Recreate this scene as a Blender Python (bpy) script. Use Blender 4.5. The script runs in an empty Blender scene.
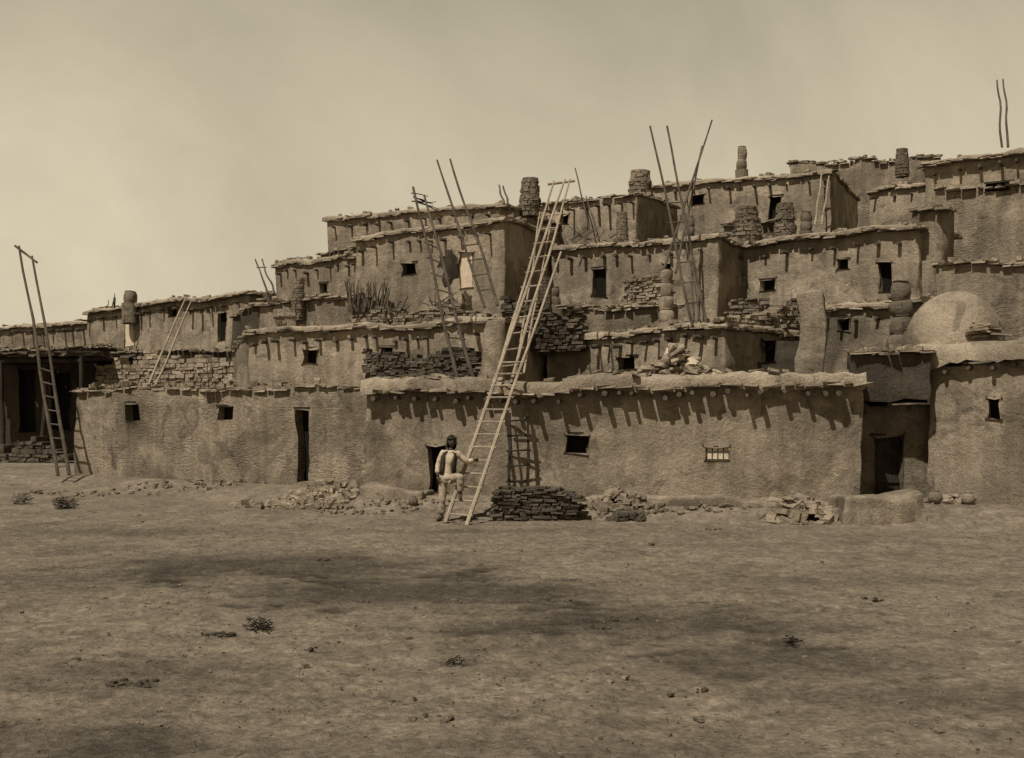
import bpy, bmesh, math, random
from mathutils import Vector, noise, Matrix
random.seed(11)
R=random.random
def U(a,b): return a+(b-a)*R()
F=1100.0; H=2.5; YH=401.0
sc=bpy.context.scene
def P(px,py,d): return Vector(((px-512)/F*d, d, H-(py-YH)/F*d))
def sm(a,b,x):
    t=max(0,min(1,(x-a)/(b-a))); return t*t*(3-2*t)
def wall_line(x):
    if x>-3.47: return 26-(min(x,9)+3.47)*.239
    return 26+1.0*sm(0,.6,-3.47-x)-(max(x,-14)+3.47)*.60
def gz(x,y):
    s=y-wall_line(x)
    z=.32*sm(-2.0,-.1,s)
    n=noise.noise(Vector((x*.35,y*.35,3)))*.05+noise.noise(Vector((x*1.3,y*1.3,7)))*.022+noise.noise(Vector((x*4,y*4,1)))*.010
    return z+n

# ---------------------------------------------------------------- materials
def nn(nt,t,**kw):
    n=nt.nodes.new(t)
    for k,v in kw.items(): setattr(n,k,v)
    return n
TINT=(1.0,.80,.57)
def col(v,t=TINT): return (v*t[0],v*t[1],v*t[2],1)
def mat_earth(name,lo,hi,scale=1.0,bump=.6,streak=True,brick=0,fine=30,attr=False,patch=False):
    m=bpy.data.materials.new(name); m.use_nodes=True; nt=m.node_tree; L=nt.links
    b=nt.nodes['Principled BSDF']; b.inputs['Roughness'].default_value=.95
    b.inputs['Specular IOR Level'].default_value=.12
    tc=nn(nt,'ShaderNodeTexCoord')
    def noi(sc_,det=8,ro=.68,vec=None,dist=0):
        n=nn(nt,'ShaderNodeTexNoise'); n.inputs['Scale'].default_value=sc_; n.inputs['Detail'].default_value=min(det,6); n.inputs['Roughness'].default_value=ro; n.inputs['Distortion'].default_value=dist
        L.new(vec or tc.outputs['Object'],n.inputs['Vector']); return n.outputs['Fac']
    def rng(src,a,b_,c,d):
        r=nn(nt,'ShaderNodeMapRange'); r.inputs['From Min'].default_value=a; r.inputs['From Max'].default_value=b_; r.inputs['To Min'].default_value=c; r.inputs['To Max'].default_value=d
        L.new(src,r.inputs['Value']); return r.outputs[0]
    def scl(c,f):
        s=nn(nt,'ShaderNodeVectorMath',operation='SCALE'); L.new(c,s.inputs[0]); L.new(f,s.inputs['Scale']); return s.outputs[0]
    r=nn(nt,'ShaderNodeValToRGB'); r.color_ramp.elements[0].position=.32; r.color_ramp.elements[1].position=.68
    r.color_ramp.elements[0].color=col(lo); r.color_ramp.elements[1].color=col(hi)
    L.new(noi(.55*scale,9,.68,None,.4),r.inputs['Fac'])
    n2=noi(fine,5,.7)
    out=scl(r.outputs['Color'],rng(n2,.3,.7,.62,1.30))
    if patch:
        out=scl(out,rng(noi(.42,5,.55,None,.8),.47,.52,.78,1.10))
        out=scl(out,rng(noi(1.5,5,.6,None,1.2),.36,.42,.66,1.0))
        out=scl(out,rng(noi(2.6,5,.6,None,.5),.60,.64,1.0,1.16))
    if streak:
        mp=nn(nt,'ShaderNodeMapping'); mp.inputs['Scale'].default_value=(3.2,3.2,.35); L.new(tc.outputs['Object'],mp.inputs['Vector'])
        out=scl(out,rng(noi(1.0,5,.6,mp.outputs[0]),.35,.6,.76,1.06))
    if attr:
        at=nn(nt,'ShaderNodeAttribute'); at.attribute_name='soil'
        s4=nn(nt,'ShaderNodeVectorMath',operation='MULTIPLY'); L.new(out,s4.inputs[0]); L.new(at.outputs['Color'],s4.inputs[1]); out=s4.outputs[0]
        out=scl(out,rng(noi(5,6,.75),.3,.7,.62,1.34))
        out=scl(out,rng(noi(1.6,6,.7,None,.6),.38,.6,.80,1.10))
    nb=noi(6*scale,6,.74); hsrc=nb
    if brick:
        wv=nn(nt,'ShaderNodeTexNoise'); wv.inputs['Scale'].default_value=1.5; wv.inputs['Detail'].default_value=3; L.new(tc.outputs['Object'],wv.inputs['Vector'])
        mxv=nn(nt,'ShaderNodeMixRGB'); mxv.inputs[0].default_value=.12; L.new(tc.outputs['Object'],mxv.inputs[1]); L.new(wv.outputs['Color'],mxv.inputs[2])
        mp2=nn(nt,'ShaderNodeMapping'); mp2.inputs['Scale'].default_value=(2.2,2.2,9.5); L.new(mxv.outputs[0],mp2.inputs['Vector'])
        vo=nn(nt,'ShaderNodeTexVoronoi',feature='DISTANCE_TO_EDGE'); L.new(mp2.outputs[0],vo.inputs['Vector']); vo.inputs['Scale'].default_value=1.3; vo.inputs['Randomness'].default_value=.7
        m5=rng(vo.outputs['Distance'],0,.12,0,1)
        msk=rng(noi(.8,4,.6),.46,.62,0,1)
        mm=nn(nt,'ShaderNodeMath',operation='MULTIPLY'); L.new(m5,mm.inputs[0]); L.new(msk,mm.inputs[1])
        ad=nn(nt,'ShaderNodeMath',operation='MULTIPLY_ADD'); L.new(mm.outputs[0],ad.inputs[0]); ad.inputs[1].default_value=brick; L.new(nb,ad.inputs[2]); hsrc=ad.outputs[0]
        out=scl(out,rng(mm.outputs[0],0,1,.94,1.03))
    L.new(out,b.inputs['Base Color'])
    bp=nn(nt,'ShaderNodeBump'); bp.inputs['Strength'].default_value=bump; bp.inputs['Distance'].default_value=.09
    L.new(hsrc,bp.inputs['Height'])
    bp2=nn(nt,'ShaderNodeBump'); bp2.inputs['Strength'].default_value=bump*.7; bp2.inputs['Distance'].default_value=.025
    L.new(n2,bp2.inputs['Height']); L.new(bp.outputs[0],bp2.inputs['Normal'])
    L.new(bp2.outputs[0],b.inputs['Normal'])
    return m
M={}
M['front']=mat_earth('adobe_plaster_front',.20,.28,1.0,.8,patch=True)
M['adobe']=mat_earth('adobe_plaster',.20,.36,1.0,.85,patch=True)
M['adobe2']=mat_earth('adobe_plaster_weathered',.14,.27,1.4,.95,patch=True)
M['brick']=mat_earth('adobe_brick_masonry',.18,.30,1.3,.85,brick=.3,patch=True)
M['dark']=mat_earth('shade_dark_adobe',.045,.085,1.3,.8)  # dark adobe; on shadowed walls the shade is put into this colour
M['stone']=mat_earth('flat_sandstone',.13,.40,2.6,.7,streak=False)
M['dstone']=mat_earth('dark_stone',.045,.14,2.6,.7,streak=False)
M['parapet']=mat_earth('mud_parapet',.23,.40,1.8,.9,streak=False,patch=True)
M['ground']=mat_earth('trodden_earth',.155,.225,.9,.95,streak=False,fine=14,attr=True)
M['pebble']=mat_earth('pebbles',.07,.32,5,.5,streak=False)
def mat_wood(name,lo,hi): return mat_earth(name,lo,hi,4,.5,streak=False,fine=40)
M['wood']=mat_wood('weathered_wood',.05,.14)
M['pole']=mat_wood('peeled_pole',.22,.40)
M['dwood']=mat_wood('dark_wood',.02,.055)
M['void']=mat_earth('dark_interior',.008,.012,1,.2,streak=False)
M['white']=mat_earth('whitewashed_board',.45,.62,3,.3,streak=False)
M['cloth']=mat_earth('cotton_cloth',.44,.60,6,.5,streak=False)
M['cloth2']=mat_earth('dark_wool_cloth',.03,.06,6,.5,streak=False)
M['trouser']=mat_earth('faded_trousers',.28,.42,6,.5,streak=False)
M['skin']=mat_earth('skin',.065,.08,6,.1,streak=False)
M['hair']=mat_earth('black_hair',.012,.025,9,.4,streak=False)
M['leather']=mat_earth('leather',.04,.07,6,.3,streak=False)

# ---------------------------------------------------------------- mesh helpers
class Bk:
    def __init__(s): s.v=[]; s.f=[]
    def add(s,vs,fs):
        o=len(s.v); s.v+= [tuple(v) for v in vs]; s.f+=[tuple(i+o for i in f) for f in fs]
def empty(name):
    e=bpy.data.objects.new(name,None); sc.collection.objects.link(e); return e
def obj(name,b,mat,parent=None,smooth=False,bevel=0,angle=40):
    if not b.v: return None
    me=bpy.data.meshes.new(name); me.from_pydata(b.v,[],b.f); me.validate(); me.update()
    o=bpy.data.objects.new(name,me); sc.collection.objects.link(o); me.materials.append(M[mat])
    if smooth:
        me.polygons.foreach_set('use_smooth',[True]*len(me.polygons))
        if not bevel: me.set_sharp_from_angle(angle=math.radians(angle))
    if bevel:
        md=o.modifiers.new('Bevel','BEVEL'); md.width=bevel; md.segments=2; md.limit_method='ANGLE'; md.angle_limit=math.radians(50)
    if parent: o.parent=parent
    return o
BF=[(0,1,3,2),(4,6,7,5),(0,4,5,1),(2,3,7,6),(0,2,6,4),(1,5,7,3)]
def jbox(b,c,u,v,w,j=.15):
    vs=[]
    for i in (-1,1):
        for k in (-1,1):
            for l in (-1,1):
                vs.append(Vector(c)+u*(i*(1-j*R()))+v*(k*(1-j*R()))+w*(l*(1-j*R())))
    b.add(vs,BF)
def tube(b,p0,p1,r0,r1,n=7,seg=5,wob=.0):
    p0=Vector(p0);p1=Vector(p1); d=(p1-p0); d.normalize()
    a=d.orthogonal().normalized(); c=d.cross(a); vs=[];fs=[]
    sd=R()*100
    for i in range(seg+1):
        t=i/seg; q=p0.lerp(p1,t)
        if wob: 
            e=math.sin(t*math.pi)
            q=q+a*noise.noise(Vector((t*2.3,sd,0)))*wob*e+c*noise.noise(Vector((t*2.3,sd,9)))*wob*e
        r=(r0+(r1-r0)*t)*U(.9,1.1)
        for k in range(n):
            th=2*math.pi*k/n; vs.append(q+a*math.cos(th)*r+c*math.sin(th)*r)
    for i in range(seg):
        for k in range(n):
            fs.append((i*n+k,i*n+(k+1)%n,(i+1)*n+(k+1)%n,(i+1)*n+k))
    fs.append(tuple(range(n))[::-1]); fs.append(tuple(seg*n+k for k in range(n)))
    b.add(vs,fs)
def disp(p,a=1.0):
    q=p*.7
    v=noise.noise_vector(q)*.095+noise.noise_vector(p*2.2)*.055+noise.noise_vector(p*5)*.020
    r=p+v*a
    r.z+=sm(1.6,3.2,p.z)*noise.noise(Vector((p.x*.5,p.y*.5,2)))*.16*min(a,1)
    return r

def stones(b,A,B,zb,zt0,zt1,thick=.35,hh=(.06,.13),ww=(.12,.42),ragged=.15):
    A=Vector((A[0],A[1],0));B=Vector((B[0],B[1],0)); d=B-A; L=d.length; d.normalize(); n=Vector((-d.y,d.x,0))
    z=zb
    while z<max(zt0,zt1)+ragged:
        h=U(*hh); s=-U(0,.2)
        while s<L:
            w=U(*ww); t=(s+w/2)/L
            top=zt0+(zt1-zt0)*t+ragged*noise.noise(Vector((s*.9,zb,A.x)))*1.6
            if z+h*.5<top:
                c=A+d*(s+w/2)+n*(thick/2+U(-.05,.05))+Vector((0,0,z+h/2+U(-.015,.015)))
                tw=U(-.06,.06)
                jbox(b,c,d*(w/2*.99)+Vector((0,0,tw*w/2)),n*(thick/2),Vector((0,0,h/2*.97)),.22)
            s+=w
        z+=h
def slabP(parent,A,B,out,t,h,mat='parapet',step=.16,nm='parapet',amp=1.0,rag=.14):
    d=Vector((B.x-A.x,B.y-A.y,0)); L=d.length; d.normalize(); n=Vector((-d.y,d.x,0)); b=Bk()
    k=max(2,int(L/step)); rings=[]
    for i in range(k+1):
        u=i/k; c=A.lerp(B,u); s=u*L
        hh=h*(1+rag*2*noise.noise(Vector((s*1.1,3,A.x)))+rag*1.6*noise.noise(Vector((s*4.5,3,A.y)))); o=out*(1+.3*noise.noise(Vector((s*1.7,8,A.x)))+.25*noise.noise(Vector((s*6,8,A.x))))
        tp=h*.22*noise.noise(Vector((s*3.1,5,A.y)))
        base=c-n*o
        pr=[(0,-hh),(-.01,-hh*.5),(.015,-h*.14+tp),(.09,tp+.01),(t,0),(t,-hh)]
        rings.append([disp(Vector((base.x,base.y,c.z))+n*a+Vector((0,0,z)),amp) for a,z in pr])
    m=6; fs=[]
    for i in range(k):
        for j in range(m): fs.append((i*m+j,(i+1)*m+j,(i+1)*m+(j+1)%m,i*m+(j+1)%m))
    fs.append(tuple(range(m))); fs.append(tuple(k*m+j for j in range(m))[::-1])
    b.add([v for r_ in rings for v in r_],fs); return obj(nm,b,mat,parent,smooth=True,angle=50)
def slab(E,l,r,out,t,h,**k): return slabP(E,P(*l),P(*r),out,t,h,**k)

def house(name,l,r,t,zb=.0,mat='adobe',step=.4,op=(),vig=True,cope=True,vdrop=.28,vlen=(.12,.42),vsp=(.45,.95),cover=.10,side=True,bevel=.04,amp=1.0,clayers=2,vr=(.045,.075),vmat='wood',cmat='stone',cap=False):
    A=P(*l);B=P(*r); dx=Vector((B.x-A.x,B.y-A.y,0)); L=dx.length; d=dx.normalized(); n=Vector((-d.y,d.x,0))
    E=empty(name)
    W=Bk(); key={}
    def vert(p):
        k=(round(p.x,3),round(p.y,3),round(p.z,3))
        if k in key: return key[k]
        key[k]=len(W.v); q=disp(p,amp)
        W.v.append(tuple(q)); return key[k]
    def topz(u): return A.z+(B.z-A.z)*u
    def pt(u,w,v):
        z=zb+(topz(u)-zb)*v
        return Vector((A.x,A.y,0))+dx*u+n*w+Vector((0,0,z))
    ops=[]
    for o in op:
        px0,px1,py0,py1,kind=o
        def us(px):
            k=(px-512)/F; return (k*A.y-A.x)/(dx.x-k*dx.y)
        u0,u1=us(px0),us(px1); um=(u0+u1)/2; dd=A.y+um*dx.y
        z1=H-(py0-YH)/F*dd; z0=H-(py1-YH)/F*dd
        v0=(z0-zb)/(topz(um)-zb); v1=(z1-zb)/(topz(um)-zb)
        ops.append((u0,u1,max(v0,.001),v1,kind))
    def breaks(lo,hi,len_,extra):
        nseg=max(1,int(round(len_/step))); bs=[lo+(hi-lo)*i/nseg for i in range(nseg+1)]
        for e in extra:
            j=min(range(len(bs)),key=lambda i:abs(bs[i]-e))
            if abs(bs[j]-e)<.35*(hi-lo)/nseg and j not in (0,len(bs)-1) and bs[j] not in extra: bs[j]=e
            else: bs.append(e)
        return sorted(set(bs))
    hgt=(A.z+B.z)/2-zb
    ub=breaks(0,1,L,[x for o in ops for x in o[:2]])
    vb=breaks(0,1,hgt,[x for o in ops for x in o[2:4]])
    wb=breaks(0,t,t,[])
    def inside(um,vm):
        for k,o in enumerate(ops):
            if o[0]<um<o[1] and o[2]<vm<o[3]: return k
        return -1
    for i in range(len(ub)-1):
        for j in range(len(vb)-1):
            if inside((ub[i]+ub[i+1])/2,(vb[j]+vb[j+1])/2)<0:
                W.f.append((vert(pt(ub[i],0,vb[j])),vert(pt(ub[i+1],0,vb[j])),vert(pt(ub[i+1],0,vb[j+1])),vert(pt(ub[i],0,vb[j+1]))))
            W.f.append((vert(pt(ub[i+1],t,vb[j])),vert(pt(ub[i],t,vb[j])),vert(pt(ub[i],t,vb[j+1])),vert(pt(ub[i+1],t,vb[j+1]))))
    for w0,w1 in zip(wb,wb[1:]):
        for j in range(len(vb)-1):
            W.f.append((vert(pt(1,w0,vb[j])),vert(pt(1,w1,vb[j])),vert(pt(1,w1,vb[j+1])),vert(pt(1,w0,vb[j+1]))))
            W.f.append((vert(pt(0,w1,vb[j])),vert(pt(0,w0,vb[j])),vert(pt(0,w0,vb[j+1])),vert(pt(0,w1,vb[j+1]))))
        for i in range(len(ub)-1):
            W.f.append((vert(pt(ub[i],w0,1)),vert(pt(ub[i+1],w0,1)),vert(pt(ub[i+1],w1,1)),vert(pt(ub[i],w1,1))))
    for (u0,u1,v0,v1,kind) in ops:
        rd=.30
        us_=[u for u in ub if u0-1e-6<=u<=u1+1e-6]; vs_=[v for v in vb if v0-1e-6<=v<=v1+1e-6]; um=(u0+u1)/2
        for a,c in zip(us_,us_[1:]):
            W.f.append((vert(pt(a,0,v0)),vert(pt(a,rd,v0)),vert(pt(c,rd,v0)),vert(pt(c,0,v0))))
            W.f.append((vert(pt(a,0,v1)),vert(pt(c,0,v1)),vert(pt(c,rd,v1)),vert(pt(a,rd,v1))))
        for a,c in zip(vs_,vs_[1:]):
            W.f.append((vert(pt(u0,0,a)),vert(pt(u0,0,c)),vert(pt(u0,rd,c)),vert(pt(u0,rd,a))))
            W.f.append((vert(pt(u1,0,a)),vert(pt(u1,rd,a)),vert(pt(u1,rd,c)),vert(pt(u1,0,c))))
        ex=.12/L
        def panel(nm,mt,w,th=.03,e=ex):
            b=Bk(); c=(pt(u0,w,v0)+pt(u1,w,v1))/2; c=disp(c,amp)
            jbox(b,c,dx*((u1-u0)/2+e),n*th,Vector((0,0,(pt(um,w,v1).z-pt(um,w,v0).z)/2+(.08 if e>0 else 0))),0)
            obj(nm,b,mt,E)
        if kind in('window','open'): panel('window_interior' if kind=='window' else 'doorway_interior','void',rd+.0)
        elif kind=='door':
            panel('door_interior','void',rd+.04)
            b=Bk(); zz0=pt(um,0,v0).z; zz1=pt(um,0,v1).z; k=4
            for i in range(k):
                a0=u0+(u1-u0)*i/k; a1=u0+(u1-u0)*(i+1)/k
                c=pt((a0+a1)/2,rd-.06+U(-.008,.008),.5); c.z=(zz0+zz1)/2
                jbox(b,c,dx*((a1-a0)/2*.95),n*.02,Vector((0,0,(zz1-zz0)/2)),.01)
            for zz in (.25,.75):
                c=pt(um,rd-.10,.5); c.z=zz0+(zz1-zz0)*zz
                jbox(b,c,dx*((u1-u0)/2*.9),n*.018,Vector((0,0,.05)),.02)
            obj('door_planks',b,'dwood',E)
        elif kind=='white':
            panel('white_door','white',.10,e=-.02/L)
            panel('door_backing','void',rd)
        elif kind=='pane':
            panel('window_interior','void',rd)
            b=Bk(); zz0=pt(um,0,v0).z; zz1=pt(um,0,v1).z; hw=dx*((u1-u0)/2); c0=pt(um,.08,.5); c0.z=(zz0+zz1)/2; hh=(zz1-zz0)/2
            nx=5;ny=2
            for i in range(nx):
                for j in range(ny):
                    c=c0+hw*(-1+(2*i+1)/nx)+Vector((0,0,hh*(-1+(2*j+1)/ny)))
                    jbox(b,c,hw*(.8/nx),n*.01,Vector((0,0,hh*.8/ny)),.12)
            obj('mica_panes',b,'white',E)
            b=Bk()
            for i in range(nx+1): jbox(b,c0+hw*(-1+2*i/nx)+n*.012,d*.018,n*.02,Vector((0,0,hh)),.02)
            for j in range(ny+1): jbox(b,c0+n*.006+Vector((0,0,hh*(-1+2*j/ny))),hw,n*.018,Vector((0,0,.016)),.02)
            obj('window_lattice',b,'wood',E)
        if kind!='white':
            b=Bk(); c=disp(pt(um,.06,v1)+Vector((0,0,.03)),amp)
            jbox(b,c,dx*((u1-u0)/2)+d*.08,n*.07,Vector((0,0,.03)),.12); obj('lintel',b,'dwood',E)
    obj('walls',W,mat,E,smooth=True,bevel=bevel)
    if vig:
        b=Bk(); s=U(.2,.5)
        while s<L-.15:
            u=s/L; c=disp(pt(u,0,1),amp)-Vector((0,0,vdrop+U(-.04,.04))); r0=U(*vr); ln=U(*vlen)
            tube(b,c+n*.3,c-n*ln+Vector((0,0,U(-.03,.03)))+d*U(-.04,.04),r0,r0*.9,8,3)
            s+=U(*vsp)
        obj('roof_beam_ends',b,vmat,E,smooth=True)
    if cope:
        b=Bk()
        def run(Q0,dd,nnrm,LL,zf):
            for lay in range(clayers):
                s=-.1
                while s<LL:
                    w=U(.18,.6); th=U(.018,.04)
                    if R()<.9 or lay==0:
                        q=Q0+dd*(s+w/2); zc=zf((s+w/2)/LL)+.02+lay*.06+U(-.012,.012)
                        p=disp(Vector((q.x,q.y,zc)),amp)
                        jbox(b,Vector((q.x,q.y,p.z))+nnrm*(.18-cover-U(0,.05)+lay*.04),dd*(w/2)+Vector((0,0,U(-.015,.015))),nnrm*U(.2,.28),Vector((0,0,th)),.28)
                    s+=w*U(.9,1.15)
            s=U(0,1)
            while s<LL:
                q=Q0+dd*s+nnrm*U(.05,.5); p=disp(Vector((q.x,q.y,zf(s/LL)+(.2 if cap else .03+clayers*.06))),amp)
                for _ in range(random.choice((1,1,2,3,8))):
                    k=U(.03,.14); a=U(0,3); uu=Vector((math.cos(a),math.sin(a),U(-.3,.3)))
                    jbox(b,(q.x+U(-.25,.25),q.y+U(-.1,.2),p.z+k*.3),uu*k,Vector((-uu.y,uu.x,0))*k*.8,Vector((0,0,k*U(.25,.8))),.4)
                s+=U(.12,.9)
        run(Vector((A.x,A.y,0)),d,n,L,lambda u:topz(u))
        if side:
            run(Vector((B.x,B.y,0)),n,-d,t,lambda u:B.z)
            run(Vector((A.x,A.y,0)),n,d,t,lambda u:A.z)
        obj('coping_stones',b,cmat,E)
    if cap:
        up=Vector((0,0,.17))
        slabP(E,A+up-d*.1,B+up+d*.1,cover+.02,.7,.16,step=.2,nm='mud_roof_edge',rag=.3,amp=1.0)
        Bb=B+n*t
        slabP(E,B+up+d*0+n*.72,Bb+up,cover,.6,.14,step=.3,nm='mud_roof_edge',rag=.25)
    return E,(A,B,d,n,L)

def lathe(name,pos,prof,mat='adobe',n=20,amp=.4,parent=None):
    b=Bk();vs=[];fs=[]
    for (r,z) in prof:
        for k in range(n):
            th=2*math.pi*k/n; p=Vector((pos[0]+r*math.cos(th),pos[1]+r*math.sin(th),pos[2]+z)); vs.append(disp(p,amp))
    m=len(prof)
    for i in range(m-1):
        for k in range(n): fs.append((i*n+k,i*n+(k+1)%n,(i+1)*n+(k+1)%n,(i+1)*n+k))
    fs.append(tuple((m-1)*n+k for k in range(n)))
    b.add(vs,fs); return obj(name,b,mat,parent,smooth=True,angle=60)
def pot_chimney(px,py0,py1,d,wpx,mat='adobe',k=3):
    t=P(px,py0,d); bt=P(px,py1,d); h=t.z-bt.z; r=wpx/F*d/2; prof=[(r*1.25,-1.0),(r*1.25,0)]
    for i in range(k):
        z0=h*i/k; hh=h/k; s=(1-.08*i)*U(.94,1.05)
        for a,f in ((.01,.88),(.10,.97),(.4,1.07),(.7,1.02),(.86,.90),(.93,.80),(.985,.88)): prof.append((r*f*s,z0+hh*a))
    prof+=[(r*.72,h),(r*.55,h),(r*.5,h-.2)]
    e=empty('pot_chimney'); lathe('stacked_jars',bt,prof,mat,18,.6,e)
    return e
def stone_chimney(px,py0,py1,d,wpx,mat='adobe2'):
    t=P(px,py0,d);bt=P(px,py1,d);r=wpx/F*d/2;b=Bk();z=bt.z-.6
    while z<t.z:
        h=U(.07,.13);a=U(0,6)
        a1=a+2*math.pi
        rr=r*(1.0-.22*max(0,(z-bt.z)/(t.z-bt.z+.01)))*U(.93,1.05)
        while a<a1:
            da=U(.5,.9);m=a+da/2;u=Vector((-math.sin(m),math.cos(m),0));w=Vector((math.cos(m),math.sin(m),0))
            jbox(b,Vector((t.x,t.y,z+h/2))+w*rr*U(.7,.82),u*rr*da/2,w*rr*.3,Vector((0,0,h/2)),.25);a+=da
        z+=h
    e=empty('stone_chimney');obj('flue_stones',b,mat,e)
def pole(b,p,q,r0=.045,r1=.028,w=.10): tube(b,p,q,r0,r1,7,9,w)
def rail_at(a,c,z):
    t=(z-a.z)/(c.z-a.z); return a.lerp(c,t)
def ladder(l0,l1,r0,r1,zs=None,nr=0,name='ladder',rr=.045,mat='pole',bar=False,span=(.05,.75),w=.10):
    b=Bk(); a0,a1,b0,b1=[P(*x) for x in (l0,l1,r0,r1)]
    pole(b,a0-(a1-a0).normalized()*.05,a1,rr,rr*.6,w); pole(b,b0-(b1-b0).normalized()*.05,b1,rr,rr*.6,w)
    if zs is None: zs=[]
    rung=[(rail_at(a0,a1,z),rail_at(b0,b1,z)) for z in zs]
    for i in range(nr):
        t=span[0]+(span[1]-span[0])*i/max(1,nr-1); rung.append((a0.lerp(a1,t),b0.lerp(b1,t)))
    for p,q in rung:
        e=(q-p).normalized()*.07; tube(b,p-e,q+e,.022,.02,6,3)
    if bar:
        p=a0.lerp(a1,.985);q=b0.lerp(b1,.985);e=(q-p)*.35; tube(b,p-e,q+e,.04,.035,6,3)
    return obj(name,b,mat,smooth=True),(a0,a1,b0,b1)
def blob(b,c,rx,ry,rz,s=2,a=.25,rot=0):
    bm=bmesh.new(); bmesh.ops.create_icosphere(bm,subdivisions=s,radius=1)
    sd=R()*50; vs=[]
    ca,sa=math.cos(rot),math.sin(rot)
    for v in bm.verts:
        p=v.co*(1+a*noise.noise(v.co*1.6+Vector((sd,0,0)))+a*.4*noise.noise(v.co*4+Vector((sd,0,0))))
        x,y=p.x*rx,p.y*ry; vs.append(Vector(c)+Vector((x*ca-y*sa,x*sa+y*ca,p.z*rz)))
    fs=[tuple(v.index for v in f.verts) for f in bm.faces]; bm.free(); b.add(vs,fs)

# ---------------------------------------------------------------- ground
def ax(segs):
    out=[]
    for a,b_,s in segs:
        n_=max(1,int(round((b_-a)/s))); out+=[a+(b_-a)*i/n_ for i in range(n_)]
    out.append(segs[-1][1]); return out
xs=ax([(-3000,-300,900),(-300,-40,40),(-40,-18,2),(-18,-9,.3),(-9,-4.5,.08),(-4.5,4.5,.055),(4.5,9,.08),(9,16,.25),(16,40,3),(40,300,40),(300,3000,900)])
ys=ax([(-600,-20,100),(-20,4,4),(4,7,.2),(7,15,.05),(15,27,.09),(27,36,.3),(36,80,4),(80,400,60),(400,4000,900)])
vs=[];soil=[]
patches=[(-3.6,16.6,3.4,1.8,.58),(-1.0,14.4,3.2,1.5,.60),(1.2,12.4,2.4,1.2,.58),(2.6,10.6,1.7,.9,.48),(3.6,9.2,1.5,.6,.38),(-6.2,15.2,2.0,1.3,.28),(-.5,21.2,3,.5,.28),(5.5,15.5,2.5,.7,.2),(-7.5,21,2.8,.9,.3),(-3.4,10.0,1.6,.8,.30),(-3.6,7.8,1.8,1.0,.48),(0,7.6,3,.8,.28),(4.2,7.6,1.2,.6,.28)]
def rut(x,y):
    v=0
    for k,(c0,c1,c2) in enumerate(((19.6,-.22,.012),(18.3,-.22,.012),(12.2,.18,.02),(11.3,.18,.02),(9.0,-.30,.03))):
        dd=abs(y-(c0+c1*x+c2*x*x+.25*noise.noise(Vector((x*.5,k//2,0)))))
        v=max(v,math.exp(-(dd/.085)**2)*sm(-.15,.25,noise.noise(Vector((x*.6,k,5)))+.12))
    return v
for y in ys:
    for x in xs:
        z=gz(x,y) if abs(x)<60 and -20<y<90 else (.32 if y>30 else 0)
        s=1.0
        if abs(x)<14 and 4<y<27:
            n1=noise.fractal(Vector((x*.9,y*1.3,5)),1,2,4); n2=noise.fractal(Vector((x*3,y*4,8)),1,2,3); n3=noise.fractal(Vector((x*9,y*11,2)),1,2,2)
            for cx,cy,rx,ry,k in patches:
                q=((x-cx)/rx)**2+((y-cy)/ry)**2
                if q<4: s*=1-k*sm(.0,.9,math.exp(-q)*1.25+n1*.48+n2*.34+n3*.20-.28)
            s*=1+.17*n1+.18*n2+.16*n3
            if n2>.25 and n1>.1: s*=.82
            z+=-.018*n2-.016*n3
            rv=rut(x,y)
            z-=.03*rv; s*=1-.16*rv
        soil.append(max(.25,s)); vs.append((x,y,z))
nx=len(xs);fs=[(j*nx+i,j*nx+i+1,(j+1)*nx+i+1,(j+1)*nx+i) for j in range(len(ys)-1) for i in range(nx-1)]
me=bpy.data.meshes.new('ground');me.from_pydata(vs,[],fs)
ca=me.color_attributes.new('soil','FLOAT_COLOR','POINT')
ca.data.foreach_set('color',[c for s in soil for c in (s,s,s,1)])
me.polygons.foreach_set('use_smooth',[True]*len(me.polygons)); me.materials.append(M['ground'])
g=bpy.data.objects.new('ground',me);sc.collection.objects.link(g)

# ---------------------------------------------------------------- front tier
E,(fa,fb,fd,fn,fl)=house('adobe_house',(365,392,26.0),(862,385,23.4),4.2,-.3,'front',.22,
   op=[(428,446,446,491,'open'),(566,588,434,453,'window'),(701,729,445,460,'pane')],vig=True,vdrop=.18,vlen=(.26,.44),vsp=(.26,.6),cope=False,vr=(.045,.07),vmat='wood')
slab(E,(362,379,26.0),(866,375,23.4),.17,.75,.31,step=.09,amp=1.1,rag=.2)
b=Bk(); s=0
while s<fl:
    w=U(.15,.5); c=disp(Vector((fa.x,fa.y,0))+fd*(s+w/2)+Vector((0,0,fa.z+(fb.z-fa.z)*s/fl-.01+U(-.03,.02))))
    jbox(b,c-fn*U(.06,.20),fd*w/2+Vector((0,0,U(-.02,.02))),fn*U(.2,.27),Vector((0,0,U(.02,.045))),.3); s+=w
obj('parapet_stone_course',b,'stone',E)
b=Bk(); s=.2
while s<fl:
    if R()<.75:
        w=U(.08,.4); c=disp(Vector((fa.x,fa.y,0))+fd*s+Vector((0,0,fa.z+.32+(fb.z-fa.z)*s/fl*.6)))
        jbox(b,c+fn*U(-.1,.3)+Vector((0,0,U(0,.04))),fd*w/2+Vector((0,0,U(-.04,.04))),fn*U(.08,.16),Vector((0,0,U(.02,.06))),.4)
    s+=U(.12,.45)
obj('loose_parapet_stones',b,'stone',E)

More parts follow.
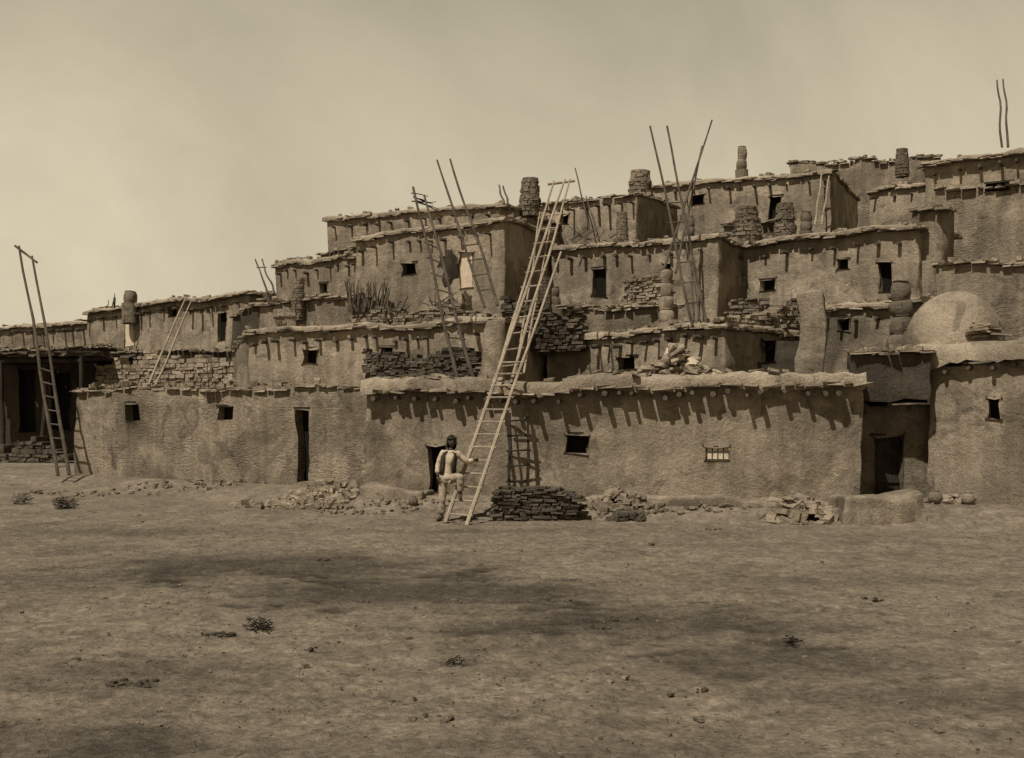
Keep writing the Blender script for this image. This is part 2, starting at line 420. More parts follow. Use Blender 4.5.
house('adobe_house',(75,391,33.0),(374,390,27.0),5,-.3,'brick',.3,
   op=[(125,140,406,421,'window'),(218,234,407,420,'window'),(296,309,411,482,'open')],vig=False,cope=True,clayers=1,cover=.03)
house('adobe_house',(856,405,24.5),(935,405,24.4),4,-.3,'adobe2',.22,op=[(872,903,436,496,'door')],vig=True,vdrop=.05,vsp=(.3,.5),vlen=(.1,.3),cope=False)
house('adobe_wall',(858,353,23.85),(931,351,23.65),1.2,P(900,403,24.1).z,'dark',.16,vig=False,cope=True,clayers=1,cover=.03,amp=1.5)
ER,_=house('adobe_house',(928,365,24.1),(1075,356,22.2),5,-.3,'front',.22,op=[(985,1000,396,418,'window')],vig=True,vdrop=.1,vsp=(.3,.5),vlen=(.1,.3),cope=False)
slab(ER,(914,343,24.2),(1075,337,22.2),.16,1.6,.40,rag=.2)
e=empty('beehive_oven'); c=P(957,345,25.4)
lathe('dome',c,[(1.0,-.2),(1.02,.1),(.98,.4),(.88,.68),(.72,.92),(.50,1.08),(.25,1.18),(.05,1.2)],'parapet',32,1.7,e)
b=Bk(); q=P(985,340,24.4)
for i in range(9): jbox(b,q+Vector((U(-.35,.4),U(-.15,.15),.08+i*.035)),Vector((U(.12,.32),U(-.1,.1),U(-.03,.03))),Vector((0,.16,0)),Vector((0,0,.03)),.3)
obj('oven_mouth_slabs',b,'stone',e)

def bench(px0,px1,d0,d1,t,h,name='adobe_bench',mat='front',**k):
    A=P(px0,0,d0);B=P(px1,0,d1)
    l=(px0,YH+(H-(gz(A.x,A.y)+h))*F/d0,d0); r=(px1,YH+(H-(gz(B.x,B.y)+h))*F/d1,d1)
    return house(name,l,r,t,-.3,mat,.14,vig=False,cope=False,bevel=.05,amp=1.6,**k)
bench(358,420,25.5,24.9,.8,.22)
bench(640,800,23.9,23.0,.9,.20)
bench(842,930,22.0,21.95,1.0,.56)
bench(800,850,22.7,22.4,1.2,.22)
b=Bk(); A=P(498,523,22.9);B=P(572,521,22.6)
for k in range(3):
    dn=Vector((0,k*.28,0)); stones(b,A+dn,B+dn,-.05,.66,.60,.3,(.035,.07),(.10,.42),ragged=.1)
obj('stacked_flat_stones',b,'dstone')
def heap(name,px,py,d,rx,ry,h,n_,mat='stone',s=(.05,.16)):
    b=Bk(); c=P(px,py,d)
    for i in range(n_):
        a=U(0,6.283); q=math.sqrt(R()); x=c.x+rx*q*math.cos(a); y=c.y+ry*q*math.sin(a)
        z=gz(x,y)+h*max(0,(1-q))*U(.5,1.0)+.02
        blobm=U(*s); u=Vector((U(-1,1),U(-1,1),U(-.35,.35))).normalized(); v=u.cross(Vector((0,0,1))).normalized(); w=u.cross(v)
        jbox(b,(x,y,z),u*blobm,v*blobm*U(.5,.9),w*blobm*U(.25,.6),.4)
    return obj(name,b,mat)
heap('rubble_heap',320,493,26.2,1.3,.85,.55,600)
heap('rubble_heap',285,500,26,1.3,.6,.06,80)
heap('rubble_heap',618,505,23.9,.8,.5,.34,150,s=(.04,.16))
heap('rubble_heap',627,520,22.9,.35,.3,.22,40,'dstone')
heap('rubble_heap',800,515,22.6,.75,.5,.40,130,'stone',s=(.05,.2))
heap('rubble_heap',700,505,23.6,2.2,.5,.06,120,'pebble',s=(.03,.08))
heap('rubble_heap',540,515,23.4,1.5,.7,.06,90,'pebble',s=(.02,.07))
heap('rubble_heap',380,505,24.6,1.6,.6,.05,70,'pebble',s=(.02,.07))
heap('rubble_heap',200,484,29.5,5,.8,.06,140,'pebble',s=(.03,.1))
heap('rubble_heap',950,494,23.4,.6,.3,.15,30,s=(.08,.18))
b=Bk(); c=P(797,501,22.7); blob(b,c,.22,.2,.12,3,.9); obj('cloth_bundle',b,'parapet',smooth=True)
for (px,py,d,r) in ((413,500,24.6,.11),(935,492,23.2,.15),(968,493,23.0,.14)):
    c=P(px,py,d); c.z=gz(c.x,c.y); lathe('clay_jar',c,[(r*.5,0),(r*.9,r*.4),(r,r*.9),(r*.85,r*1.4),(r*.5,r*1.7),(r*.55,r*1.9),(r*.4,r*1.85)],'adobe2',18,.15)

# ---------------------------------------------------------------- second tier
house('adobe_house',(248,335,36.0),(503,325,32.0),6,.0,'adobe',.35,op=[(303,318,351,365,'window'),(380,393,347,357,'window')],vsp=(.35,.7),vlen=(.15,.35),vdrop=.3,clayers=2,cap=True)
b=Bk(); A=P(366,380,29.2);B=P(470,380,28.2); stones(b,A,B,2.6,P(366,352,29.2).z,P(470,349,28.2).z,.4,(.05,.11),(.10,.32),ragged=.2); obj('rubble_wall',b,'dstone')
house('adobe_house',(524,345,35.0),(724,329,30.0),4,.0,'adobe',.3,op=[(527,548,345,377,'open'),(618,636,357,371,'window')],vsp=(.35,.6),vlen=(.2,.45),vdrop=.22,clayers=2,cap=True)
b=Bk(); A=P(727,318,30.2);B=P(798,318,33.0); stones(b,A,B,P(727,335,30.2).z,P(727,318,30.2).z,P(798,314,33).z,.5,ragged=.3); obj('rubble_wall',b,'stone')
house('adobe_pillar',(797,291,29.6),(822,290,29.4),.7,2.6,'adobe',.2,vig=False,cope=False,bevel=.04,amp=1.4)
house('adobe_house',(820,312,32),(918,303,30),4,.0,'adobe2',.35,op=[(838,850,318,330,'window')],vsp=(.4,.7),vlen=(.15,.4),cap=True)
house('adobe_wall',(722,352,31.5),(800,350,31.2),.6,2.4,'dark',.3,vig=False,cope=False,op=[(755,775,342,362,'window')])  # recess wall, its shade painted in with the dark adobe
pot_chimney(900,281,352,28.0,25,'adobe2',4)
pot_chimney(913,328,352,27.0,18,'adobe2',1)
pot_chimney(667,270,324,31.5,15,'adobe',4)
lathe('round_chimney',P(494,380,27.6),[(.36,-.5),(.34,0),(.31,.6),(.26,1.2),(.22,1.42),(.16,1.45),(.12,1.2)],'adobe',20,1.0)
e=empty('hide_and_sack_pile'); b=Bk(); b2=Bk(); b3=Bk()
for i in range(50):
    t=R(); px=642+76*t; hgt=(1-abs(t-.45)*1.7)*34
    c=P(px,380-U(0,max(4,hgt)),26.6+U(-.2,.4)); blob(b if i%3 else b2,c,U(.12,.30),U(.12,.22),U(.06,.14),2,.7,U(0,3))
for i in range(12):
    t=R();c=P(642+76*t,380-U(0,max(4,(1-abs(t-.45)*1.7)*32)),26.3+U(-.2,.2)); jbox(b3,c,Vector((U(.08,.2),U(-.1,.1),U(-.12,.12))),Vector((0,.12,U(-.06,.06))),Vector((0,0,.035)),.4)
obj('sacks',b,'adobe',e,smooth=True);obj('hides',b2,'cloth',e,smooth=True);obj('slabs',b3,'stone',e)
house('adobe_house',(258,304,41),(352,298,39),3,.0,'adobe2',.4,vig=False,clayers=2)
b=Bk(); A=P(350,303,37.5);B=P(500,300,35.5); stones(b,A,B,4.2,P(350,314,37.5).z,P(500,306,35.5).z,.5,ragged=.35); obj('rubble_wall',b,'adobe2')
b=Bk(); A=P(505,325,34);B=P(575,322,33.0); stones(b,A,B,4.0,P(505,300,34).z,P(575,312,33).z,.6,ragged=.5); obj('rubble_wall',b,'dstone')
house('adobe_house',(560,312,35.6),(666,306,33.6),1.2,3.5,'adobe2',.3,vig=False,clayers=2,amp=1.6)
b=Bk(); A=P(624,300,37.5);B=P(662,298,36.6); stones(b,A,B,4.5,P(624,279,37.5).z,P(662,276,36.6).z,.5,ragged=.15); obj('rubble_wall',b,'stone')
# ---------------------------------------------------------------- third tier
house('adobe_house',(275,268,46),(359,259,43.2),4,.0,'adobe',.45,vsp=(.4,.8),vlen=(.1,.35),op=[(296,304,280,300,'open'),(320,328,284,292,'window')],cap=True)
house('adobe_house',(355,241,42),(504,223,38.5),3.4,.0,'adobe',.4,op=[(403,417,262,273,'window'),(460,473,250,287,'white'),(440,449,255,264,'window')],vsp=(.45,.85),vlen=(.15,.4),clayers=2,vdrop=.35,cap=True)
house('adobe_house',(550,252,41),(718,239,37.5),4,.0,'adobe',.4,op=[(592,606,269,297,'open'),(664,672,262,270,'window')],vsp=(.45,.85),vlen=(.15,.4),clayers=2,vdrop=.35,cap=True)
house('adobe_house',(722,250,40),(918,227,35.2),3.0,.0,'adobe',.4,op=[(760,776,278,290,'window'),(838,850,259,269,'window'),(878,892,262,292,'open')],vsp=(.5,.95),vlen=(.15,.5),clayers=2,vdrop=.38,cover=.2,cap=True)
house('adobe_pillar',(912,209,35.6),(940,207,35.0),1.2,3,'adobe2',.3,vig=False,cope=True,bevel=.05,amp=1.6,clayers=1)
b=Bk(); A=P(730,320,34);B=P(800,318,33.5); stones(b,A,B,4,P(730,305,34).z,P(800,301,33.5).z,.5,ragged=.3); obj('rubble_wall',b,'adobe2')
house('adobe_wall',(936,266,33),(1080,262,31),1.0,3,'brick',.35,vig=False,clayers=2)
# ---------------------------------------------------------------- fourth tier
house('adobe_house',(327,221,46.8),(501,206,43.3),6,.0,'adobe',.45,vsp=(.5,.9),vlen=(.1,.4),clayers=2,cap=True)
house('adobe_house',(320,256,45.2),(357,248,44.2),2,.0,'adobe2',.4,vig=False,clayers=1)
house('adobe_house',(513,210,50),(637,194,46.5),4,.0,'adobe',.45,vsp=(.45,.7),vlen=(.3,.7),vdrop=.3,clayers=2,op=[(560,568,214,224,'window')])
house('adobe_house',(632,191,52),(831,173,48),7.5,.0,'adobe',.5,vsp=(.6,1.1),vlen=(.15,.5),clayers=2,op=[(692,705,196,205,'window'),(768,782,195,220,'open')],cap=True)
house('adobe_house',(870,193,46),(938,184,44),4,.0,'adobe',.45,vsp=(.5,.9),clayers=2,cap=True)
house('adobe_house',(790,165,58),(938,160,55),4,.0,'brick',.6,vig=False,clayers=3,amp=1.8)
house('adobe_house',(936,192,41),(1090,180,38),4,.0,'brick',.4,op=[(985,1010,181,190,'window')],vig=False,cope=True,clayers=1)
house('adobe_house',(926,168,42),(1090,145,39),5,.0,'adobe',.4,vsp=(.5,.9),vlen=(.3,.7),clayers=2,cover=.25,vdrop=.3,cap=True)
house('adobe_house',(725,226,43.5),(772,222,43),2,.0,'adobe2',.4,vig=False,clayers=2)
stone_chimney(530,180,202,45,20); pot_chimney(742,147,170,50,10,'adobe2',2); stone_chimney(640,171,186,50,22); stone_chimney(902,149,165,54,13)
stone_chimney(785,205,228,42.5,20); stone_chimney(747,210,232,42.5,26); stone_chimney(622,212,236,40,12); pot_chimney(806,212,232,41,11,'adobe2',2)
stone_chimney(298,281,304,40,13); stone_chimney(545,278,310,34,14,'dstone');pot_chimney(131,292,304,56,13,'adobe2',1)
pot_chimney(556,286,305,37,10,'adobe2',2); pot_chimney(690,216,237,39,9,'adobe2',2)
# ---------------------------------------------------------------- left background
house('adobe_house',(87,313,58),(250,295,52),5,.0,'adobe',.5,vsp=(.6,1.1),vlen=(.3,.7),clayers=2,cover=.25,vdrop=.35,op=[(124,134,306,346,'white'),(217,226,312,340,'open'),(168,178,310,318,'window')],cap=True)
house('adobe_house',(-70,334,68),(94,323,62),5,.0,'adobe2',.6,vsp=(.6,1.1),vlen=(.3,.8),clayers=2,cover=.2,cap=True)
b=Bk(); A=P(97,385,46);B=P(232,385,42); stones(b,A,B,2.0,P(97,365,46).z,P(232,357,42).z,.6,(.1,.2),(.2,.6),ragged=.45); obj('rubble_wall',b,'stone')
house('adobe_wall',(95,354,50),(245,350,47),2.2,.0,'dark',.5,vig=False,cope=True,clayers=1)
house('adobe_house',(232,318,42.5),(262,298,41),3,.0,'dark',.4,vig=False,clayers=1)  # dark colour stands in for a shaded house side
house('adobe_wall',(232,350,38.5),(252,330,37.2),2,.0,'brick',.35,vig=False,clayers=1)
e,_=house('adobe_house',(-70,352,52),(98,348,49),3,.0,'dark',.5,vig=False,cope=True,clayers=1,op=[(18,36,370,432,'open'),(50,70,372,430,'open')])  # shadowed building, shade carried by its dark wall colour
b=Bk()
A=P(-70,362,45.0);B=P(82,358,42.5); L=(B-A).length
for i in range(26):
    c=A.lerp(B,i/25)+Vector((U(-.1,.1),0,0)); tube(b,c,c+Vector((.3,6.6,.15)),U(.05,.09),U(.05,.08),6,3,.1)
tube(b,A-Vector((0,0,.1)),B-Vector((0,0,.1)),.1,.09,7,8,.15)
for i in range(5):
    c=A.lerp(B,i/4); tube(b,(c.x,c.y,.2),(c.x+U(-.2,.2),c.y,c.z-.05),.10,.08,7,5,.15)
obj('shed_poles',b,'dwood',e)
b=Bk()
for i in range(420):
    c=A.lerp(B,R())+Vector((0,U(-.1,6.4),.14+U(0,.14))); a=U(0,3); u=Vector((math.cos(a),math.sin(a),U(-.08,.08)))*U(.3,.9)
    jbox(b,c,u,Vector((-u.y,u.x,0)).normalized()*U(.15,.4),Vector((0,0,U(.04,.09))),.4)
obj('shed_brush_roof',b,'dstone',e)
b=Bk(); A=P(-30,440,39.5);B=P(62,437,38); stones(b,A,B,.1,.95,.8,.6,(.1,.2),(.2,.5),ragged=.4); obj('rubble_wall',b,'dstone')
# ---------------------------------------------------------------- ladders
_,(LA0,LA1,LB0,LB1)=ladder((446,521,22.5),(565,179,29.0),(466,527,22.1),(561,252,27.2),zs=[.18+.2667*k for k in range(13)],rr=.047,w=.04)
ladder((497,378,26.8),(554,181,31),(513,376,26.8),(570,179,31),nr=11,bar=True,rr=.045,span=(.05,.8))
ladder((516,372,27.2),(540,212,31),(524,372,27.2),(552,215,31),nr=0,rr=.03)
ladder((509,491,24.65),(510,413,24.95),(528,490,24.55),(528,412,24.85),nr=5,rr=.04,mat='dwood',span=(.12,.9),w=.03)
ladder((458,380,28.0),(413,187,29.5),(474,380,28.0),(424,195,29.5),nr=9,rr=.05,mat='wood',span=(.05,.7))
b=Bk()
for i in range(6): tube(b,P(414+U(-3,3),196+U(-4,6),29.5),P(436+U(-8,6),192+U(-4,22),31),.018,.01,5,3,.1)
obj('pole_lashing',b,'dwood')
ladder((484,306,33),(437,160,35),(497,304,33),(450,159,35),nr=6,rr=.05,mat='wood',span=(.1,.6))
ladder((692,324,30.5),(650,126,32),(706,322,30.5),(667,126,32),nr=6,rr=.045,mat='wood',span=(.1,.6))
ladder((663,272,36),(712,120,38),(676,272,36),(702,146,38),nr=5,rr=.045,mat='wood',span=(.1,.6))
ladder((694,320,30.7),(688,208,34),(700,320,30.7),(683,215,34),nr=0,rr=.03,mat='wood')
ladder((590,232,46),(575,168,47),(597,232,46),(586,196,47),nr=0,rr=.04,mat='wood')
ladder((268,293,44),(255,259,45),(274,293,44),(262,259,45),nr=2,rr=.045,mat='wood')
ladder((505,206,44),(499,185,44.5),(509,206,44),(503,186,44.5),nr=0,rr=.05,mat='wood')
ladder((1002,146,42),(997,80,43),(1008,146,42),(1003,79,43),nr=0,rr=.05,mat='wood')
ladder((149,384,40),(186,297,42),(156,384,40),(192,299,42),nr=4,rr=.045,bar=True)
ladder((58,474,31.6),(19,246,33.6),(69,473,31.3),(32,256,33.4),nr=8,rr=.055,mat='wood',bar=True,span=(.03,.45))
ladder((815,224,47),(822,172,47.8),(822,224,47),(829,176,47.8),nr=5,rr=.05)
def sticks(px0,px1,py0,py1,d,n_,mat='wood',lean=8,r=.03,name='stick_bundle'):
    b=Bk()
    for i in range(n_):
        x=U(px0,px1); tube(b,P(x,py1,d+U(-.2,.2)),P(x+U(-lean,lean),py0+U(-4,8),d+U(-.2,.2)),r,r*.6,5,3,.06)
    obj(name,b,mat)
sticks(347,386,282,312,37.5,40)
sticks(384,400,300,314,37,10,lean=14)
sticks(425,470,296,306,37,18,lean=20)
sticks(560,610,228,240,40,8,lean=20)
sticks(730,760,235,244,39,8,lean=20)
sticks(100,118,294,308,55,5,lean=4)
sticks(260,275,290,304,40,6)
for (px,py,d,w_,h_,m) in ((450,268,38.6,.3,.55,'cloth2'),(440,379,26.5,.35,.10,'parapet'),(285,316,35.6,.35,.12,'parapet')):
    b=Bk(); blob(b,P(px,py,d),w_,.10,h_,3,.7); obj('hanging_blanket' if h_>.4 else 'cloth_bundle',b,m,smooth=True)
# ---------------------------------------------------------------- scattered things on plaza
b=Bk()
for i in range(3200):
    y=6+19*R()**1.1; x=U(-.52,.52)*y
    if y>wall_line(x)-.4: continue
    s=U(.005,.020) if R()<.975 else U(.022,.05)
    u=Vector((U(-1,1),U(-1,1),0)).normalized(); v=Vector((-u.y,u.x,0))
    jbox(b,(x,y,gz(x,y)+s*.15),u*s,v*s*U(.5,1),Vector((0,0,s*U(.3,.6))),.4)
obj('scattered_pebbles',b,'pebble')
b=Bk()
for i in range(1200):
    y=6+17*R(); x=U(-.52,.52)*y; a=U(0,6.28); s=U(.02,.07)
    if y>wall_line(x)-.4: continue
    z=gz(x,y)+.012; tube(b,(x,y,z),(x+s*math.cos(a),y+s*math.sin(a),z+U(0,.01)),.003,.002,4,1)
obj('scattered_straw',b,'dwood')
b=Bk()
for (px,py,n_) in ((130,684,26),(218,636,22),(712,530,10),(430,720,5),(600,628,14),(690,690,6),(620,620,10),(560,600,8),(330,560,6),(870,600,6),(300,650,5)):
    d=F*H/(py-YH); c=P(px,py,d)
    for i in range(n_):
        x=c.x+U(-.2,.2);y=c.y+U(-.12,.12);s=U(.01,.04); blob(b,(x,y,gz(x,y)+s*.4),s,s*.8,s*.6,1,.6)
obj('dung_clods',b,'dstone',smooth=True)
def brush_tangle(px,py,r,n_=26):
    d=F*H/(py-YH); c=P(px,py,d); g_=gz(c.x,c.y); cu=bpy.data.curves.new('brush_tangle','CURVE'); cu.dimensions='3D'; cu.bevel_depth=.004; cu.bevel_resolution=0
    for i in range(n_):
        k=9; sp=cu.splines.new('POLY'); sp.points.add(k-1); p=Vector((U(-.4,.4),U(-.4,.4),U(.2,1.2)))
        v=Vector((U(-1,1),U(-1,1),U(-.6,1))).normalized()
        for j in range(k):
            sp.points[j].co=(c.x+p.x*r,c.y+p.y*r,g_+max(.01,p.z*r*.6),1)
            v=(v+Vector((U(-.8,.8),U(-.8,.8),U(-.8,.8)))).normalized(); p=p+v*.3
            q=p-Vector((0,0,.8))
            if q.length>1.0: v=-q.normalized()
    o=bpy.data.objects.new('brush_tangle',cu); sc.collection.objects.link(o); cu.materials.append(M['hair'])
brush_tangle(258,630,.15,22); brush_tangle(455,665,.09,10); brush_tangle(793,644,.10,12); brush_tangle(66,508,.28,60); brush_tangle(22,504,.26,30)

# ---------------------------------------------------------------- the man at the ladder
man=empty('man')
def skin(name,vs,es,rad,mat,sub=1,rough=0):
    me=bpy.data.meshes.new(name); me.from_pydata([tuple(v) for v in vs],es,[]); o=bpy.data.objects.new(name,me); sc.collection.objects.link(o)
    sk=o.modifiers.new('Skin','SKIN'); sk.use_smooth_shade=True
    for i,r in enumerate(rad):
        s=me.skin_vertices[0].data[i]; s.radius=(r,r) if not isinstance(r,tuple) else r
        s.use_root=(i==0)
    m=o.modifiers.new('Sub','SUBSURF'); m.levels=sub+(1 if rough else 0); m.render_levels=m.levels
    if rough:
        tx=bpy.data.textures.new('folds','CLOUDS'); tx.noise_scale=.09; tx.noise_depth=2
        dm=o.modifiers.new('Folds','DISPLACE'); dm.texture=tx; dm.strength=rough; dm.mid_level=.5; dm.texture_coords='LOCAL'
    me.materials.append(M[mat]); o.parent=man; return o
def ch(*idx): return list(zip(idx,idx[1:]))
G=gz(-1.47,22.95)
V=[(-1.35,23,.93),(-1.335,23,1.08),(-1.31,22.99,1.24),(-1.29,22.99,1.38),(-1.275,22.985,1.47),(-1.265,22.975,1.54),
   (-1.135,23.0,1.41),(-.935,23.065,1.20),(-.785,23.225,1.275),
   (-1.445,22.99,1.42),(-1.555,23.01,1.16),(-1.55,22.91,.93),
   (-1.265,22.99,.88),(-1.05,22.66,.94),(-1.075,22.79,.56),(-1.06,22.64,.50),
   (-1.435,23.0,.88),(-1.455,22.965,.49+G),(-1.475,23.02,.09+G),(-1.53,22.87,.04+G)]
Es=ch(0,1,2,3,4,5)+ch(3,6,7,8)+ch(3,9,10,11)+ch(0,12,13,14,15)+ch(0,16,17,18,19)
Rr=[.10,.095,.11,.105,.06,.055,.055,.04,.027,.055,.04,.027,.085,.055,.038,.032,.085,.055,.038,.032]
skin('body',V,Es,Rr,'skin',1)
wl=Vector(V[7]).lerp(Vector(V[8]),.80); wr=Vector(V[10]).lerp(Vector(V[11]),.80)
S=[V[1],(-1.36,22.995,.80),V[2],V[3],(-1.28,22.985,1.455),V[6],V[7],wl,V[9],V[10],wr,(-1.345,23,.95)]
skin('shirt',S,[(0,11),(11,1),(0,2),(2,3),(3,4),(3,5),(5,6),(6,7),(3,8),(8,9),(9,10)],
     [(.14,.115),(.195,.16),(.15,.12),(.13,.11),.064,.068,.060,.052,.068,.060,.052,(.17,.14)],'cloth',1,.04)
for sgn in(-1,1):
    vs=[];n=12
    prof=[(1.45,.085,.10),(1.41,.165,.125),(1.34,.172,.145),(1.22,.168,.15),(1.10,.168,.15),(1.0,.182,.16)]
    for z,rx,ry in prof:
        cx=-1.335+(z-1.08)*.125; cy=22.99
        for i in range(n):
            a=-math.pi/2+sgn*(.55+(math.pi-.55)*i/(n-1)); w=1+.04*noise.noise(Vector((a*2,z*6,sgn)))
            vs.append((cx+math.cos(a)*rx*w,cy+math.sin(a)*ry*w,z))
    b=Bk();b.add(vs,[(r*n+i,r*n+i+1,(r+1)*n+i+1,(r+1)*n+i) for r in range(len(prof)-1) for i in range(n-1)])
    o=obj('vest_panel',b,'cloth2',man,smooth=True);sd=o.modifiers.new('S','SOLIDIFY');sd.thickness=.014;sd.offset=1
al=Vector(V[13]).lerp(Vector(V[14]),.85); ar=Vector(V[17]).lerp(Vector(V[18]),.92)
T=[V[0],V[12],V[13],Vector(V[13]).lerp(al,.5),al,V[16],Vector(V[16]).lerp(Vector(V[17]),.5),V[17],ar]
skin('trousers',T,[(0,1),(1,2),(2,3),(3,4),(0,5),(5,6),(6,7),(7,8)],[(.14,.12),.105,.086,.076,.075,.105,.095,.082,.08],'trouser',1,.04)
for a,c in ((14,15),(18,19)):
    A_=Vector(V[a]);C_=Vector(V[c]); dd=(C_-A_); hd=Vector((dd.x,dd.y,0)).normalized(); heel=A_-hd*.045; heel.z=C_.z
    skin('moccasin',[A_+Vector((0,0,.04)),A_+Vector((0,0,-.03)),heel,C_+hd*-.01,C_+hd*.08],[(0,1),(1,2),(1,3),(3,4)],[.05,.048,.040,.045,.03],'leather',1)
HS=1.12
hc=Vector((-1.258,22.965,1.655)); bm=bmesh.new(); bmesh.ops.create_icosphere(bm,subdivisions=4,radius=1)
turn=Matrix.Rotation(math.radians(12),3,'Z')
def hp(x,y,z): return hc+turn@(Vector((x,y,z))*HS)
def face(p):
    x,y,z=p; X=x*.074;Y=y*.094;Z=z*.113
    if z<0: X*=1-.28*(-z)**1.4; Y*=1-.12*(-z)
    if y<0:
        gx=lambda cx,w:math.exp(-((x-cx)/w)**2); gzz=lambda cz,w:math.exp(-((z-cz)/w)**2)
        Y-=.026*gx(0,.16)*gzz(-.22,.2); Y-=.012*gx(0,.13)*gzz(.0,.2)
        Y+=.012*(gx(.38,.2)+gx(-.38,.2))*gzz(.05,.14)
        Y-=.007*gzz(.22,.1)*gx(0,.6)
        Y-=.010*gx(0,.28)*gzz(-.52,.09); Y+=.006*gx(0,.3)*gzz(-.53,.03)
        Y-=.012*gx(0,.3)*gzz(-.85,.16)
    return X,Y,Z
for v in bm.verts: v.co=hp(*face(v.co))
me=bpy.data.meshes.new('head');bm.to_mesh(me);bm.free();me.polygons.foreach_set('use_smooth',[True]*len(me.polygons))
o=bpy.data.objects.new('head',me);sc.collection.objects.link(o);me.materials.append(M['skin']);o.parent=man
b=Bk()
for sx in(-1,1): blob(b,hp(sx*.028,-.083,.006),.013,.009,.007,2,0)
blob(b,hp(0,-.094,-.059),.024,.006,.0035,2,0)
obj('eyes_and_mouth',b,'hair',man,smooth=True)
b=Bk()
for sx in(-1,1): blob(b,hp(sx*.074,.005,-.01),.010,.02,.033,2,.1)
obj('ears',b,'skin',man,smooth=True)
bm=bmesh.new(); bmesh.ops.create_icosphere(bm,subdivisions=4,radius=1)
for v in list(bm.verts):
    x,y,z=v.co
    if (y<-.25 and z<.38) : bm.verts.remove(v)
for v in bm.verts:
    x,y,z=v.co; low=max(0,-z); q=Vector((x*(.092+.022*low),y*.108+.004,z*.127-.05*low)); q*=1+.07*noise.noise(v.co*5); v.co=hp(*q)
me=bpy.data.meshes.new('hair');bm.to_mesh(me);bm.free();me.polygons.foreach_set('use_smooth',[True]*len(me.polygons))
o=bpy.data.objects.new('hair',me);sc.collection.objects.link(o);me.materials.append(M['hair']);o.parent=man
sd=o.modifiers.new('S','SOLIDIFY');sd.thickness=.012
b=Bk();k=24;vs=[]
for i in range(k):
    a=2*math.pi*i/k
    for z in(.045,.078): vs.append(hp(math.cos(a)*.093,math.sin(a)*.108,z))
b.add(vs,[(2*i,2*((i+1)%k),2*((i+1)%k)+1,2*i+1) for i in range(k)]); o=obj('headband',b,'cloth2',man,smooth=True); sd=o.modifiers.new('S','SOLIDIFY');sd.thickness=.008
def hand(w,fdir,pn,curl,side):
    w=Vector(w);f=Vector(fdir).normalized();pn=Vector(pn);pn=(pn-f*pn.dot(f)).normalized();s=f.cross(pn).normalized()
    if s.dot(Vector(side))<0: s=-s
    skin('palm',[w-f*.01,w+f*.035,w+f*.072,w+f*.07+s*.026,w+f*.068-s*.026],[(0,1),(1,2),(2,3),(2,4)],[(.024,.02),(.032,.018),(.026,.014),.014,.013],'skin',1)
    for i,(off,ln) in enumerate(((.030,.9),(.010,1.0),(-.010,.94),(-.030,.74))):
        p=w+f*.07+s*off; pts=[w+f*.05+s*off*.85,p]; ang=0
        for seg,c in zip((.042,.028,.022),curl):
            ang+=c; p=p+(f*math.cos(ang)+pn*math.sin(ang))*seg*ln; pts.append(p)
        skin('finger',pts,ch(*range(5)),[.010,.010,.009,.008,.0065],'skin',1)
    t0=w+f*.02+s*.02; t1=w+f*.045+s*.048+pn*.012; t2=t1+(f*.6+pn*.8).normalized()*.034; t3=t2+(f*.3+pn*.9-s*.5).normalized()*.026
    skin('thumb',[t0,t1,t2,t3],ch(0,1,2,3),[.014,.012,.010,.008],'skin',1)
ra=rail_at(LA0,LA1,.18+.2667*4); rb=rail_at(LB0,LB1,.18+.2667*4); ax_=(rb-ra).normalized()
gp=ra.lerp(rb,.5)
wv=Vector(V[8]); top=gp+Vector((0,0,.03)); fdir=(top-wv); fdir=(fdir-ax_*fdir.dot(ax_)*.6)
hand(wv,fdir,(0,0,-1),(.9,1.2,.9),-ax_)
hand(Vector(V[11]),(.08,-.15,-1),(.9,.3,0),(.3,.4,.3),(0,-1,0))

# ---------------------------------------------------------------- light, sky, camera
el=math.radians(58); az=math.radians(36)
tdir=Vector((math.sin(az)*math.cos(el),math.cos(az)*math.cos(el),-math.sin(el)))
ld=bpy.data.lights.new('sun','SUN'); ld.energy=5.0; ld.angle=math.radians(.5); ld.color=(1,.96,.88)
lo=bpy.data.objects.new('sun',ld); lo.rotation_euler=tdir.to_track_quat('-Z','Y').to_euler(); sc.collection.objects.link(lo)
w=bpy.data.worlds.new('World'); sc.world=w; w.use_nodes=True; nt=w.node_tree; bg=nt.nodes['Background']
sky=nn(nt,'ShaderNodeTexSky',sky_type='NISHITA'); sky.sun_disc=False; sky.sun_elevation=el; sky.sun_rotation=math.atan2(-tdir.x,-tdir.y)%(2*math.pi)
sky.dust_density=3.0; sky.air_density=1.0
bw=nn(nt,'ShaderNodeRGBToBW'); nt.links.new(sky.outputs[0],bw.inputs[0])
pw=nn(nt,'ShaderNodeMath',operation='POWER'); nt.links.new(bw.outputs[0],pw.inputs[0]); pw.inputs[1].default_value=2.5
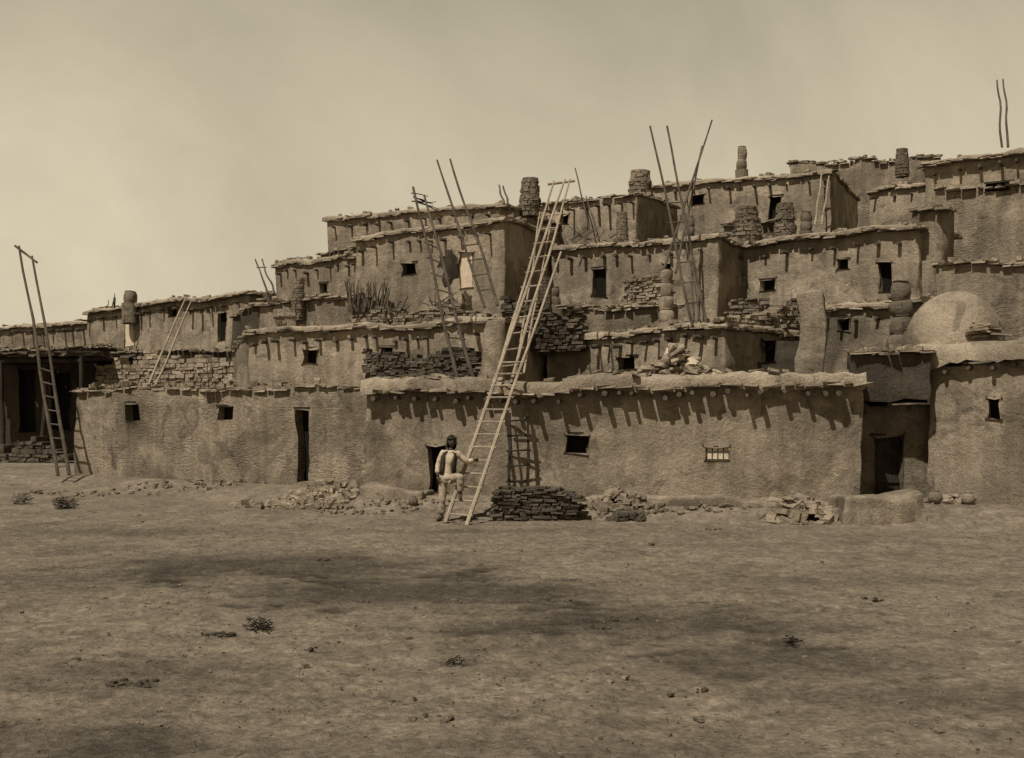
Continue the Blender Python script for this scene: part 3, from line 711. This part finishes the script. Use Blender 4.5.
mn=nn(nt,'ShaderNodeMath',operation='MINIMUM'); nt.links.new(pw.outputs[0],mn.inputs[0]); mn.inputs[1].default_value=6.5
tc=nn(nt,'ShaderNodeTexCoord'); nz=nn(nt,'ShaderNodeTexNoise'); nz.inputs['Scale'].default_value=2.4; nz.inputs['Detail'].default_value=8; nz.inputs['Roughness'].default_value=.6; nz.inputs['Distortion'].default_value=.5
nt.links.new(tc.outputs['Generated'],nz.inputs['Vector'])
mr=nn(nt,'ShaderNodeMapRange'); mr.inputs['From Min'].default_value=.3;mr.inputs['From Max'].default_value=.7;mr.inputs['To Min'].default_value=.80;mr.inputs['To Max'].default_value=1.15
nt.links.new(nz.outputs['Fac'],mr.inputs['Value'])
mu=nn(nt,'ShaderNodeMath',operation='MULTIPLY'); nt.links.new(mn.outputs[0],mu.inputs[0]); nt.links.new(mr.outputs[0],mu.inputs[1])
sx_=nn(nt,'ShaderNodeSeparateXYZ'); nt.links.new(tc.outputs['Generated'],sx_.inputs[0])
mz=nn(nt,'ShaderNodeMapRange',interpolation_type='SMOOTHSTEP'); mz.inputs['From Min'].default_value=.12;mz.inputs['From Max'].default_value=.62;mz.inputs['To Min'].default_value=1.0;mz.inputs['To Max'].default_value=.25
nt.links.new(sx_.outputs['Z'],mz.inputs['Value'])
mu2=nn(nt,'ShaderNodeMath',operation='MULTIPLY'); nt.links.new(mu.outputs[0],mu2.inputs[0]); nt.links.new(mz.outputs[0],mu2.inputs[1])
vm=nn(nt,'ShaderNodeVectorMath',operation='SCALE'); vm.inputs[0].default_value=(1,.885,.635); nt.links.new(mu2.outputs[0],vm.inputs['Scale'])
nt.links.new(vm.outputs[0],bg.inputs['Color']); bg.inputs['Strength'].default_value=.10
cd=bpy.data.cameras.new('camera'); cd.sensor_width=36; cd.lens=36*F/1024; cd.shift_y=22/1024; cd.clip_end=8000; cd.clip_start=.1
co=bpy.data.objects.new('camera',cd); co.location=(0,0,H); co.rotation_euler=(math.pi/2,0,0); sc.collection.objects.link(co); sc.camera=co
sc.view_settings.view_transform='Standard'; sc.view_settings.look='None'; sc.view_settings.exposure=0
